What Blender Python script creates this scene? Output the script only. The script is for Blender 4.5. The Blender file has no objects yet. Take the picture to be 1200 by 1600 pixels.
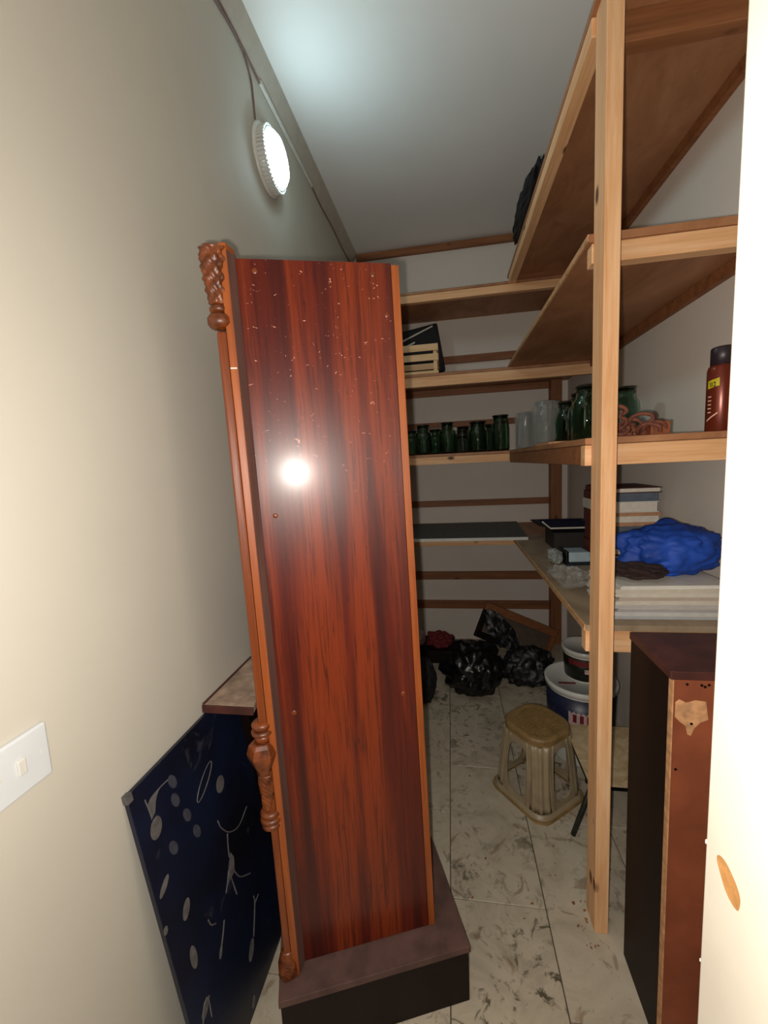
import bpy, bmesh, math, random
from mathutils import Vector, Matrix, noise
random.seed(7)
D = bpy.data; COL = bpy.context.scene.collection; SC = bpy.context.scene
def R(d): return math.radians(d)

# ------------------------------------------------------------------ camera, world, light, exposure
cam_d = D.cameras.new('camera'); cam = D.objects.new('camera', cam_d); COL.objects.link(cam); SC.camera = cam
a, b, c, FPX = 0.16434104, 0.11942628, -0.04995981, 635.18     # yaw, pitch, roll (radians), focal length in pixels of a 1200x1600 frame
Rz = Matrix(((math.cos(c), -math.sin(c), 0), (math.sin(c), math.cos(c), 0), (0, 0, 1)))
Rx = Matrix(((1, 0, 0), (0, math.cos(b), -math.sin(b)), (0, math.sin(b), math.cos(b))))
Ry = Matrix(((math.cos(a), 0, math.sin(a)), (0, 1, 0), (-math.sin(a), 0, math.cos(a))))
M = Rz @ Rx @ Ry
def w(v): return Vector((v[0], v[2], -v[1]))
cx_, cy_, cz_ = w(M[0]), -w(M[1]), -w(M[2])
cam.matrix_world = Matrix(((cx_[0], cy_[0], cz_[0], 0), (cx_[1], cy_[1], cz_[1], 0), (cx_[2], cy_[2], cz_[2], 1.35), (0, 0, 0, 1)))
cam_d.sensor_fit = 'VERTICAL'; cam_d.sensor_height = 24; cam_d.lens = 24 * FPX / 1600
cam_d.clip_start = .01

world = D.worlds.new('world'); SC.world = world; world.use_nodes = True
world.node_tree.nodes['Background'].inputs[0].default_value = (1, .93, .85, 1)
world.node_tree.nodes['Background'].inputs[1].default_value = .10

fl = D.lights.new('phone_flash', 'POINT'); fl.energy = 42; fl.color = (1, .925, .84); fl.shadow_soft_size = .007
flo = D.objects.new('phone_flash', fl); flo.location = (-.024, .0, 1.338); COL.objects.link(flo)
LAMP_STRENGTH = 30

vs = SC.view_settings; SC.display_settings.display_device = 'sRGB'
vs.view_transform = 'Standard'; vs.look = 'None'; vs.exposure = 0; vs.gamma = 1; vs.use_curve_mapping = False

# ------------------------------------------------------------------ materials
def lin(h):
    h = h.lstrip('#'); o = []
    for i in (0, 2, 4):
        v = int(h[i:i+2], 16) / 255
        o.append(v / 12.92 if v <= .04045 else ((v + .055) / 1.055) ** 2.4)
    return (*o, 1)
class NT:
    def __init__(s, name):
        s.m = D.materials.new(name); s.m.use_nodes = True; s.t = s.m.node_tree; s.n = s.t.nodes; s.b = s.n['Principled BSDF']
    def new(s, ty, **k):
        x = s.n.new(ty)
        for q, v in k.items(): setattr(x, q, v)
        return x
    def link(s, a, b): s.t.links.new(a, b)
    def coords(s, scale=(1, 1, 1), rnd=True):
        tc = s.new('ShaderNodeTexCoord'); mp = s.new('ShaderNodeMapping'); mp.inputs['Scale'].default_value = scale
        if rnd:
            oi = s.new('ShaderNodeObjectInfo'); mu = s.new('ShaderNodeMath', operation='MULTIPLY'); mu.inputs[1].default_value = 37
            s.link(oi.outputs['Random'], mu.inputs[0]); ad = s.new('ShaderNodeVectorMath', operation='ADD')
            s.link(tc.outputs['Object'], ad.inputs[0]); s.link(mu.outputs[0], ad.inputs[1]); s.link(ad.outputs[0], mp.inputs[0])
        else: s.link(tc.outputs['Object'], mp.inputs[0])
        return mp.outputs[0]
    def noise(s, vec, scale, detail=4, rough=.6, dist=0):
        x = s.new('ShaderNodeTexNoise'); x.inputs['Scale'].default_value = scale; x.inputs['Detail'].default_value = detail
        x.inputs['Roughness'].default_value = rough; x.inputs['Distortion'].default_value = dist; s.link(vec, x.inputs['Vector']); return x.outputs[0]
    def ramp(s, fac, stops, interp='LINEAR'):
        x = s.new('ShaderNodeValToRGB'); x.color_ramp.interpolation = interp; e = x.color_ramp.elements
        while len(e) > 1: e.remove(e[-1])
        e[0].position, e[0].color = stops[0]
        for p, cc in stops[1:]:
            q = e.new(p); q.color = cc
        s.link(fac, x.inputs[0]); return x.outputs[0]
    def mix(s, fac, A, B, mode='MIX'):
        x = s.new('ShaderNodeMix', data_type='RGBA', blend_type=mode)
        for sock, v in ((x.inputs[0], fac), (x.inputs[6], A), (x.inputs[7], B)):
            if isinstance(v, (int, float, tuple)): sock.default_value = v
            else: s.link(v, sock)
        return x.outputs[2]
    def bump(s, h, strength=.3, dist=.002):
        x = s.new('ShaderNodeBump'); x.inputs['Strength'].default_value = strength; x.inputs['Distance'].default_value = dist
        s.link(h, x.inputs['Height']); s.link(x.outputs[0], s.b.inputs['Normal'])
    def color(s, v):
        if isinstance(v, tuple): s.b.inputs['Base Color'].default_value = v
        else: s.link(v, s.b.inputs['Base Color'])
    def set(s, **k):
        for q, v in k.items(): s.b.inputs[q.replace('_', ' ')].default_value = v
        return s.m
W, K = (1, 1, 1, 1), (0, 0, 0, 1)
def plain(name, col, rough=.5, var=.12, scale=30, bump=.15, **k):
    n = NT(name); v = n.coords(); f = n.noise(v, scale); cc = lin(col)
    dk = tuple(x * (1 - var * 2) for x in cc[:3]) + (1,); lt = tuple(min(1, x * (1 + var)) for x in cc[:3]) + (1,)
    n.color(n.ramp(f, [(.3, dk), (.7, lt)])); n.bump(f, bump, .001); return n.set(Roughness=rough, **k)
def pine(name, axis, c0, c1, c2, knots=True, rough=.6):
    n = NT(name); sc = [14, 14, 14]; sc[axis] = .9; v = n.coords(tuple(sc))
    g = n.noise(v, 2.2, 6, .65, .6); base = n.ramp(g, [(.28, lin(c0)), (.5, lin(c1)), (.72, lin(c2))])
    sc2 = [60, 60, 60]; sc2[axis] = 2.5; v2 = n.coords(tuple(sc2)); f = n.noise(v2, 2, 4)
    col = n.mix(.25, base, n.ramp(f, [(.35, lin(c0)), (.65, lin(c2))]), 'MIX')
    if knots:
        sc3 = [9, 9, 9]; sc3[axis] = 4.6; v3 = n.coords(tuple(sc3)); vo = n.new('ShaderNodeTexVoronoi'); vo.inputs['Scale'].default_value = 1
        n.link(v3, vo.inputs['Vector']); k = n.ramp(vo.outputs['Distance'], [(.0, W), (.06, W), (.12, K)])
        col = n.mix(k, col, lin('#5a3214'))
    n.color(col); n.bump(f, .25, .001); return n.set(Roughness=rough)
PX, PY, PZ = [pine('pine_' + 'xyz'[i], i, '#c98e5c', '#e2ae7c', '#f0c99f') for i in range(3)]
DX, DZ = [pine('old_pine_' + 'xz'[i > 0], i, '#6b3f22', '#8a5632', '#a06a42') for i in (0, 2)]
def plywood(name, c0, c1, c2):
    n = NT(name); v = n.coords((3, 1.2, 3)); g = n.noise(v, 2.2, 6, .65, 1.2); v2 = n.coords((1, 1, 1)); f = n.noise(v2, 5, 3)
    base = n.ramp(g, [(.3, lin(c0)), (.5, lin(c1)), (.75, lin(c2))]); col = n.mix(n.ramp(f, [(.62, K), (.75, W)]), base, lin(c0))
    n.color(col); n.bump(g, .15, .001); return n.set(Roughness=.55)
PLY = plywood('plywood', '#8c5c3c', '#a2704c', '#b4825e')
PLYE = plain('plywood_edge', '#c79a6c', .6, .2, 60)
DUSTY = plywood('dusty_board', '#7a6650', '#948068', '#a8957c')
def wallmat(name, c0, c1):
    n = NT(name); v = n.coords(rnd=False); f = n.noise(v, 1.4, 5, .55); g = n.noise(v, 90, 3)
    n.color(n.ramp(f, [(.3, lin(c0)), (.7, lin(c1))])); n.bump(g, .12, .0012); return n.set(Roughness=.75)
PLASTER = wallmat('plaster', '#b9b5a9', '#c2beb2'); CEIL = wallmat('ceiling_paint', '#e0e0dd', '#e8e8e5')
BACKP = wallmat('plaster_back', '#d8cfc4', '#e0d8ce')
COVE = plain('coving_paint', '#b4ada0', .8, .05, 20)
FRAMEP = plain('cream_gloss_paint', '#f6efdf', .35, .03, 8, .05)
BARE = plain('bare_wood_chip', '#d29a5c', .7, .2, 40)
def marble():
    n = NT('marble_tile'); v = n.coords((1, 1, 1)); g = n.noise(v, 5, 8, .7, 1.6); h = n.noise(v, 22, 6, .7, .8); q = n.noise(v, 1.7, 3)
    base = n.ramp(g, [(.3, lin('#a09684')), (.5, lin('#b7ac98')), (.7, lin('#c3b9a6'))])
    veins = n.ramp(h, [(.535, K), (.61, W)]); m = n.ramp(q, [(.42, K), (.6, W)])
    vm = n.new('ShaderNodeMath', operation='MULTIPLY'); n.link(veins, vm.inputs[0]); n.link(m, vm.inputs[1])
    col = n.mix(vm.outputs[0], base, lin('#57503f')); g2 = n.noise(v, 9, 4, .6, 2)
    col = n.mix(n.ramp(g2, [(.6, K), (.67, (.6, .6, .6, 1))]), col, lin('#7f6450'))
    n.color(col); n.bump(h, .08, .001); return n.set(Roughness=.42)
MARBLE = marble(); GROUT = plain('grout', '#5b5141', .9)
def mahogany():
    n = NT('mahogany_laminate'); v = n.coords((16, 16, .55), False); g = n.noise(v, 1.0, 3, .5, .4)
    v2 = n.coords((90, 90, 3), False); f = n.noise(v2, 1.6, 5, .7, .6); v3 = n.coords((22, 22, 8), False); d = n.noise(v3, 2.2, 6, .7)
    band = n.ramp(g, [(.36, lin('#330a04')), (.48, lin('#501305')), (.59, lin('#712808'))])
    col = n.mix(n.ramp(f, [(.36, (.75, .75, .75, 1)), (.52, K)]), band, lin('#330a06')); col = n.mix(n.ramp(d, [(.6, K), (.68, (.75, .75, .75, 1))]), col, lin('#3c0a08'))
    # scuffs: small pale specks near the top of the panel
    v4 = n.coords((70, 70, 130), False); s = n.noise(v4, 1, 3, .5, 1.2); sp = n.ramp(s, [(.69, K), (.71, W)])
    tc = n.new('ShaderNodeTexCoord'); sx = n.new('ShaderNodeSeparateXYZ'); n.link(tc.outputs['Object'], sx.inputs[0])
    mr = n.new('ShaderNodeMapRange'); mr.inputs[1].default_value = 1.25; mr.inputs[2].default_value = 1.55; n.link(sx.outputs[2], mr.inputs[0])
    mm = n.new('ShaderNodeMath', operation='MULTIPLY'); n.link(sp, mm.inputs[0]); n.link(mr.outputs[0], mm.inputs[1])
    col = n.mix(mm.outputs[0], col, lin('#c88d78')); n.color(col); n.bump(f, .03, .0006)
    return n.set(Roughness=.4, Specular_IOR_Level=.34, Coat_Weight=.22, Coat_Roughness=.2)
MAHO = mahogany()
ORANGE = pine('orange_stained_wood', 2, '#6e3210', '#8a4418', '#a05826', False, .4)
REDW = pine('dark_red_wood', 2, '#4f200a', '#6b300e', '#814016', False, .35)
GREYW = pine('grey_brown_groove', 2, '#46302b', '#5a403a', '#6b4e46', False, .5)  # darker grey-brown for the narrow face between stile and side panel
CARV = plain('carved_wood', '#6b3413', .4, .35, 45, .4)
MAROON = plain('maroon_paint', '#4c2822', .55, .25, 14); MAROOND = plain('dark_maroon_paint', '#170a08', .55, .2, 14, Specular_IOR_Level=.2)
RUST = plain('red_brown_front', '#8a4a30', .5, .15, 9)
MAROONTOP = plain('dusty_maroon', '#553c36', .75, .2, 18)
TAN = plain('torn_veneer', '#c79468', .8, .2, 50)
DUSTTOP = plain('dusty_wood_top', '#a8917d', .8, .25, 22)
BLACK = plain('black_plastic', '#0b0b0d', .32, .2, 20); BLACKC = plain('black_cloth', '#131316', .8, .2, 30)
SWITCH = plain('white_switch_plastic', '#c8cdd0', .3, .02, 10, .02)
WHITE = plain('white_plastic', '#cfcfc8', .35, .05, 20); PAPER = plain('paper', '#d8d2c6', .7, .05, 60)
def navy():
    n = NT('navy_board'); v = n.coords((1, 1, 1), False); f = n.noise(v, 4, 4); g = n.noise(v, 13, 5, .6, 1.5)
    col = n.ramp(f, [(.3, lin('#080b14')), (.7, lin('#101a33'))]); col = n.mix(n.ramp(g, [(.63, K), (.72, (.35, .35, .35, 1))]), col, lin('#4a4a55'))
    n.color(col); return n.set(Roughness=.4)
NAVY = navy(); MOTIF = plain('grey_motif_print', '#5d5a5a', .6, .2, 60); MOTIF2 = plain('faint_motif_print', '#3c3d48', .6, .2, 60)
def emis():
    n = NT('lit_diffuser'); n.color((.9, .95, .95, 1)); n.b.inputs['Emission Color'].default_value = (.66, .93, 1, 1); n.b.inputs['Emission Strength'].default_value = LAMP_STRENGTH; return n.m
DIFF = emis()
def glass(name, col, rough=.03):
    n = NT(name); n.color(lin(col)); return n.set(Roughness=rough, Transmission_Weight=1.0, IOR=1.48)
GGREEN = glass('green_glass', '#a2cab4'); GCLEAR = glass('clear_glass', '#d5dedb')
def film(name, col, alpha):
    n = NT(name); n.color(lin(col)); return n.set(Roughness=.22, Alpha=alpha)
FILM = film('clear_film', '#c9c9c4', .3)
STOOL = plain('dusty_plastic', '#a08f72', .4, .12, 12); STOOLTOP = plain('ochre_plastic_seat', '#8f7347', .5, .15, 25)
BLUE = plain('blue_fabric', '#1646a8', .65, .25, 9, .3)
NAVYP = plain('navy_label', '#1d2440', .4, .3, 80); PINKP = plain('pale_pink_label', '#c7a9a9', .5, .2, 90); REDP = plain('dark_red_label', '#6e1a22', .5, .2, 60)
BROWNC = plain('brown_cord', '#7a4430', .75, .3, 50); PALEW = pine('crate_wood', 0, '#c79a68', '#dcb686', '#e6c89e', False)
CREAMM = NT('cream_marbled_laminate'); _v = CREAMM.coords(); _g = CREAMM.noise(_v, 14, 6, .65, 1.5)
CREAMM.color(CREAMM.ramp(_g, [(.3, lin('#a3875f')), (.5, lin('#c3ab85')), (.7, lin('#d8c9ad'))])); CREAMM = CREAMM.set(Roughness=.4)
DMETAL = plain('dark_metal', '#3a3d38', .45, .2, 30, Metallic=.5)
GREYB = plain('grey_green_board', '#4c5250', .6, .25, 40)
CANR = plain('red_brown_can', '#702c1a', .28, .12, 8, .02, Metallic=.3); CANC = plain('dark_can_cap', '#2b2028', .4, .1, 20)
YEL = plain('yellow_print', '#c9b81e', .4, .1, 40); CREAML = plain('cream_print', '#e2b39b', .4, .1, 40)
def mottle():
    n = NT('mottled_black_fabric'); v = n.coords(); f = n.noise(v, 15, 5, .65, 1.2)
    n.color(n.ramp(f, [(.49, lin('#0c0c0e')), (.55, lin('#2b2a2e')), (.68, lin('#78777a'))])); return n.set(Roughness=.45)
MOTT = mottle(); REDC = plain('red_cloth', '#6b1820', .8)
BSLATE = plain('slate_book_cloth', '#586270', .6); BORANGE = plain('tan_book_cloth', '#b98a68', .6); BRED = plain('oxblood_book_cloth', '#5b241f', .6); BBLUE = plain('midnight_card', '#171a30', .5)
CABLE = plain('brown_cable', '#7b6460', .5)

# ------------------------------------------------------------------ mesh helpers
def obj(name, bm, m, parent=None, smooth=False, bevel=0, seg=2):
    me = D.meshes.new(name); bmesh.ops.recalc_face_normals(bm, faces=bm.faces); bm.to_mesh(me); bm.free()
    if isinstance(m, (list, tuple)):
        for x in m: me.materials.append(x)
    else: me.materials.append(m)
    o = D.objects.new(name, me); COL.objects.link(o)
    if smooth:
        for p in me.polygons: p.use_smooth = True
    if bevel:
        bv = o.modifiers.new('bevel', 'BEVEL'); bv.width = bevel; bv.segments = seg; bv.limit_method = 'ANGLE'; bv.angle_limit = R(40)
    if parent is not None:
        o.parent = parent; o.matrix_parent_inverse = Matrix.Translation(-parent.location) if parent.type == 'EMPTY' else Matrix()
    return o
def thing(name, label, cat, loc=(0, 0, 0), group=None):
    o = D.objects.new(name, None); COL.objects.link(o); o.location = loc; o['label'] = label; o['category'] = cat; o.empty_display_size = .05
    if group: o['group'] = group
    return o
def tag(o, label, cat, group=None):
    o['label'] = label; o['category'] = cat
    if group: o['group'] = group
    return o
def struct(name, bm, m, parent=None, **k):
    o = obj(name, bm, m, parent, **k)
    if parent is None: o['kind'] = 'structure'
    return o
def box(x0, x1, y0, y1, z0, z1, bm=None, T=None):
    bm = bm or bmesh.new(); vs_ = [bm.verts.new((x, y, z)) for x in (x0, x1) for y in (y0, y1) for z in (z0, z1)]
    for f in ((0, 1, 3, 2), (4, 6, 7, 5), (0, 4, 5, 1), (2, 3, 7, 6), (0, 2, 6, 4), (1, 5, 7, 3)): bm.faces.new([vs_[i] for i in f])
    if T:
        for v in vs_: v.co = T @ v.co
    return bm
def prism(pts, z0, z1, bm=None, T=None):
    bm = bm or bmesh.new(); A = [bm.verts.new((x, y, z0)) for x, y in pts]; B = [bm.verts.new((x, y, z1)) for x, y in pts]
    bm.faces.new(A[::-1]); bm.faces.new(B)
    for i in range(len(pts)): j = (i + 1) % len(pts); bm.faces.new((A[i], A[j], B[j], B[i]))
    if T:
        for v in A + B: v.co = T @ v.co
    return bm
def lathe(prof, n=32, c=(0, 0, 0), bm=None, T=None, closed=False):
    bm = bm or bmesh.new(); rings = []
    for r, z in prof:
        if r < 1e-6: rings.append([bm.verts.new((c[0], c[1], c[2] + z))])
        else: rings.append([bm.verts.new((c[0] + r * math.cos(2 * math.pi * k / n), c[1] + r * math.sin(2 * math.pi * k / n), c[2] + z)) for k in range(n)])
    pr = list(zip(rings, rings[1:])) + ([(rings[-1], rings[0])] if closed else [])
    for A, B in pr:
        for k in range(n):
            j = (k + 1) % n
            if len(A) == 1 and len(B) == 1: continue
            if len(A) == 1: bm.faces.new((A[0], B[k], B[j]))
            elif len(B) == 1: bm.faces.new((A[k], A[j], B[0]))
            else: bm.faces.new((A[k], A[j], B[j], B[k]))
    if T:
        for rr in rings:
            for v in rr: v.co = T @ v.co
    return bm
def tube(pts, r, n=8, bm=None, rr=None):
    bm = bm or bmesh.new(); pts = [Vector(p) for p in pts]; rings = []; up = None
    for i, p in enumerate(pts):
        t = (pts[min(i + 1, len(pts) - 1)] - pts[max(i - 1, 0)]).normalized()
        if up is None: up = t.cross(Vector((0, 0, 1)) if abs(t.z) < .9 else Vector((1, 0, 0))).normalized()
        up = (up - t * up.dot(t)).normalized(); s = t.cross(up); q = rr[i] if rr else r
        rings.append([bm.verts.new(p + (up * math.cos(2 * math.pi * k / n) + s * math.sin(2 * math.pi * k / n)) * q) for k in range(n)])
    for A, B in zip(rings, rings[1:]):
        for k in range(n): j = (k + 1) % n; bm.faces.new((A[k], A[j], B[j], B[k]))
    bm.faces.new(rings[0][::-1]); bm.faces.new(rings[-1]); return bm
def smoothpath(pts, k=6):
    P = [Vector(p) for p in pts]; P = [2 * P[0] - P[1]] + P + [2 * P[-1] - P[-2]]; o = []
    for i in range(1, len(P) - 2):
        for s in range(k):
            t = s / k; p0, p1, p2, p3 = P[i-1:i+3]
            o.append(.5 * ((2 * p1) + (p2 - p0) * t + (2 * p0 - 5 * p1 + 4 * p2 - p3) * t * t + (3 * p1 - p0 - 3 * p2 + p3) * t ** 3))
    o.append(P[-2]); return o
def bag(c, r, amp=.2, seed=0, sub=5, flat=None, shear=(0, 0), f=2.6, top=None):
    """crumpled heap: an ellipsoid with ridged folds, flattened where it rests"""
    bm = bmesh.new(); bmesh.ops.create_icosphere(bm, subdivisions=sub, radius=1)
    for v in bm.verts:
        p = v.co.copy(); q = p * f + Vector((seed * 7.1, seed * 3.3, seed)); d = 0; a_ = 1; fr = 1
        for o in range(4):
            d += a_ * (abs(noise.noise(q * fr)) * 2 - .35); a_ *= .42; fr *= 2.1
        p *= 1 + amp * d
        x, y, z = p.x * r[0], p.y * r[1], p.z * r[2]; x += shear[0] * z; y += shear[1] * z
        if top: x, z = top(x, z)
        z += c[2]
        if flat is not None and z < flat: z = flat + (z - flat) * .03 if z - flat > -.3 else flat; z = max(z, flat)
        v.co = (x + c[0], y + c[1], z)
    return bm
def patch(cx, cy, r, z0, z1, a0, a1, t=.001, n=10, T=None):
    bm = bmesh.new(); rows = []
    for i in range(n + 1):
        a_ = R(a0 + (a1 - a0) * i / n); rows.append([bm.verts.new((cx + q * math.cos(a_), cy + q * math.sin(a_), z)) for q, z in ((r, z0), (r + t, z0), (r + t, z1), (r, z1))])
    for A, B in zip(rows, rows[1:]):
        for k in range(4): j = (k + 1) % 4; bm.faces.new((A[k], A[j], B[j], B[k]))
    bm.faces.new(rows[0]); bm.faces.new(rows[-1][::-1])
    if T:
        for v in bm.verts: v.co = T @ v.co
    return bm

# ------------------------------------------------------------------ the room
XL, XR, YB, ZC, YF = -.643, .805, 3.0, 2.81, -.7
struct('wall_left', box(XL - .12, XL, YF, YB + .12, -.1, ZC + .1), PLASTER)
struct('wall_back', box(XL, XR, YB, YB + .12, -.1, ZC + .1), BACKP)
struct('wall_right', box(XR, XR + .12, YF, YB + .12, -.1, ZC + .1), BACKP)
struct('ceiling', box(XL, XR, YF, YB, ZC, ZC + .1), CEIL)
struct('wall_front', box(.332, XR, .33, .465, 0, ZC), PLASTER)
struct('trim_1', prism([(XL, 2.752), (XL + .045, ZC), (XL, ZC)], YF, YB, T=Matrix(((1, 0, 0, 0), (0, 0, 1, 0), (0, 1, 0, 0), (0, 0, 0, 1)))), COVE)
floor = struct('floor', box(XL, XR, YF, YB, -.1, -.006), GROUT)
tw, tl = .283, .56
xs = [-.037 + tw * k for k in range(-3, 4)]
for i in range(len(xs) - 1):
    off = 0 if i == 3 else .31
    x0, x1 = max(xs[i], XL), min(xs[i + 1], XR)
    if x1 - x0 < .01: continue
    y = 1.121 - tl * 4 + off - tl
    while y < YB:
        y0, y1 = max(y, YF), min(y + tl, YB)
        if y1 - y0 > .02:
            dz = random.uniform(-.0008, .0008)
            obj('tile', box(x0 + .0015, x1 - .0015, y0 + .0015, y1 - .0015, -.008, dz), MARBLE, floor, bevel=.001, seg=1)
        y += tl
# painted door frame beside the camera
door = struct('door_1', box(.28, .331, .30, .474, 0, ZC), FRAMEP, bevel=.004)
struct('stop_moulding', box(.331, .36, .466, .474, 0, ZC), FRAMEP, door)
T = Matrix.Translation((.2797, .432, .889))
bm = bmesh.new(); vv = [bm.verts.new(T @ Vector((0, -.0180 * math.cos(t) * (1 + .1 * math.sin(3 * t)) + .006 * math.sin(t), -.002 * math.cos(t) + .018 * math.sin(t)))) for t in [k * math.pi / 14 for k in range(28)]]
bm.faces.new(vv); o = struct('bare_patch', bm, BARE, door); o['label'] = 'chipped oval of bare brown wood'
bm = bmesh.new()
for z, q in ((.895, .0022), (.735, .0018)):
    bmesh.ops.create_icosphere(bm, subdivisions=1, radius=q, matrix=Matrix.Translation((.2815, .474, z)) @ Matrix.Diagonal((.6, .5, 1.6, 1)))
o = struct('splinter', bm, FRAMEP, door); o['kind'] = 'stuff'

# wires along the ceiling edge and down to the lamp
wx = XL + .004
tag(obj('lamp_cable', tube(smoothpath([(wx, 1.0, 2.70), (wx, 1.283, 2.727), (wx, 1.341, 2.737), (wx, 1.42, 2.742), (wx, 1.464, 2.728), (wx, 1.497, 2.691), (wx, 1.504, 2.627), (wx, 1.506, 2.57)]), .0032), CABLE, smooth=True),
    'thin brown cable drooping down the left wall into the round lamp', 'cable')
tag(obj('ceiling_cable', tube(smoothpath([(wx, 1.0, 2.735), (wx, 1.347, 2.748), (wx, 1.433, 2.749), (wx, 1.512, 2.745), (wx, 1.56, 2.742), (wx, 1.8, 2.742)]), .003), CABLE, smooth=True),
    'thin brown cable running along the coving toward the white duct', 'cable')
tag(obj('cable_duct', box(XL, XL + .011, 1.57, 2.14, 2.736, 2.75), WHITE, bevel=.002), 'slim white cable duct under the coving above the lamp', 'cable duct')
tag(obj('wall_cable', tube(smoothpath([(wx, 2.14, 2.743), (wx, 2.3, 2.735), (wx, 2.5, 2.744), (wx, 2.75, 2.736), (wx, 2.96, 2.742)]), .003), CABLE, smooth=True),
    'dark wire following the wall top beyond the white duct', 'cable')

# round wall lamp
L0 = (XL, 1.58, 2.487); lamp = thing('wall_lamp', 'round lit bulkhead lamp with a white ribbed rim high on the left wall', 'lamp', L0)
TX = Matrix.Translation(L0) @ Matrix.Rotation(R(90), 4, 'Y')
obj('base_ring', lathe([(0, 0), (.112, 0), (.114, .006), (.108, .012), (0, .012)], 48, T=TX), WHITE, lamp, True)
bm = bmesh.new()
for k in range(48):
    a_ = 2 * math.pi * k / 48; box(-.003, .003, .094, .102, .012, .040, bm, TX @ Matrix.Rotation(a_, 4, 'Z'))
obj('rim_rib', bm, WHITE, lamp)['kind'] = 'stuff'
obj('housing', lathe([(.095, .01), (.095, .040), (.088, .042), (.088, .01)], 48, T=TX), SWITCH, lamp, True)
obj('diffuser', lathe([(.087, .036), (.084, .052), (.07, .064), (.045, .071), (0, .074)], 48, T=TX), DIFF, lamp, True)

# light switch
sw = thing('light_switch', 'square white light switch with a small rocker on the left wall', 'switch', (XL, .455, .933))
obj('plate', box(XL, XL + .009, .412, .498, .890, .977), SWITCH, sw, bevel=.0035, seg=3)
obj('rocker', box(XL + .008, XL + .0125, .448, .460, .922, .946), WHITE, sw, bevel=.0015)
for y in (.425, .486): obj('screw_cap', lathe([(0, .0005), (.003, .0005), (.003, 0)], 12, T=Matrix.Translation((XL + .009, y, .934)) @ Matrix.Rotation(R(90), 4, 'Y')), WHITE, sw)

# ------------------------------------------------------------------ shelving along the right wall
rk = thing('shelving_rack', 'raw pine shelving with a tall front post and four plywood shelves along the right wall', 'shelving', (.38, 1.1, 0))
obj('post', box(.366, .402, 1.073, 1.145, 0, ZC), PZ, rk, bevel=.002)
def board(z0, z1, y0, y1, x0, x1, m, par, name='shelf_board'): return obj(name, box(x0, x1, y0, y1, z0, z1), [m], par, bevel=.0012, seg=1)
F = 1.146
# top
board(2.355, 2.372, F - .04, 2.54, .355, XR, PLY, rk); obj('side_rail', box(.357, .395, F, 2.505, 2.312, 2.354), PY, rk, bevel=.002)
obj('front_beam', box(.396, XR, F, F + .036, 2.288, 2.354), DX, rk, bevel=.002)
# middle
board(1.863, 1.882, F - .005, 2.56, .355, XR, PLY, rk); obj('front_beam', box(.3625, XR, F, F + .036, 1.815, 1.862), PX, rk, bevel=.002)
obj('side_lath', box(.353, .358, F, 2.5, 1.868, 1.884), PLYE, rk, bevel=.001)
# jars
board(1.371, 1.388, F - .005, 2.498, .350, XR, PLY, rk); obj('front_beam', box(.351, XR, F, F + .036, 1.316, 1.370), PX, rk, bevel=.002)
obj('side_rail', box(.3525, .372, F + .037, 2.498, 1.318, 1.370), DX, rk, bevel=.002)
# worktop
board(.866, .882, F - .006, 2.498, .357, XR, DUSTY, rk); obj('front_beam', box(.357, XR, F, F + .036, .803, .865), PX, rk, bevel=.002)
obj('side_lath', box(.352, .358, F, 2.4, .864, .8818), PLYE, rk, bevel=.001)
for z in (2.337, 1.845, 1.353, .848): obj('wall_cleat', box(XR - .02, XR, F + .04, 2.49, z - .02, z + .016), DX, rk)

# shelving across the back
obj('cross_rail', box(.396, XR, 2.503, 2.53, 2.3265, 2.3545), DX, rk)
bk = thing('shelving_rack', 'pine back shelving across the far wall with four levels and wall rails', 'shelving', (0, 2.5, 0))
for zt, zb, m in ((2.311, 2.268, PX), (1.845, 1.788, PX), (1.371, 1.326, PX), (.864, .823, PX)):
    obj('front_beam', box(XL, XR if zt != 1.371 else .351, 2.5 if zt != 1.371 else 2.5, 2.535, zb, zt), m, bk, bevel=.002)
board(2.3125, 2.326, 2.546 - .046, YB, XL, XR, PLY, bk).location.z = 0
board(1.846, 1.862, 2.5, YB, XL, XR, PLY, bk); board(1.372, 1.388, 2.4995, YB, XL, XR, PLY, bk); board(.8655, .882, 2.4995, YB, XL, XR, PLY, bk)
for z0, z1 in ((2.761, 2.804), (2.015, 2.063), (1.800, 1.844), (1.578, 1.618), (1.013, 1.057), (.80, .85), (.468, .525), (.245, .303)):
    obj('wall_rail', box(XL if z0 < 2.7 else -.60, .68, YB - .028, YB, z0, z1), DX, bk, bevel=.0015)
obj('upright', box(.681, .752, 2.93, YB, .0, 1.845), DZ, bk, bevel=.002)

# ------------------------------------------------------------------ the tall red cabinet on its plinth
O = Vector((-.382, .800, 0)); YAW = R(20.6); TC = Matrix.Translation(O) @ Matrix.Rotation(YAW, 4, 'Z')
cab = thing('tall_cabinet', 'tall glossy red-brown cabinet turned side-on in the aisle with carved front corner', 'cabinet', (O.x, O.y, .16))
PW, PH, PD = .331, 1.765, .45
def cobj(name, bm, m, **k):
    bm.transform(TC); return obj(name, bm, m, cab, **k)
def cobj_local(name, bm, m, **k):
    o = obj(name, bm, m, None, **k); o.matrix_world = TC; o.parent = cab; o.matrix_parent_inverse = Matrix.Translation(-cab.location); return o
cobj_local('side_panel', box(0, PW - .017, 0, .018, .16, PH), MAHO, bevel=.001)
cobj('back_panel', box(PW - .0165, PW, -.001, PD, .16, PH - .004), ORANGE, bevel=.001)
cobj_local('side_panel', box(0, PW - .017, PD - .018, PD, .16, PH), MAHO, bevel=.001)
cobj('top_panel', box(.0, PW - .017, .0185, PD - .0185, PH - .02, PH - .002), REDW)
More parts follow.
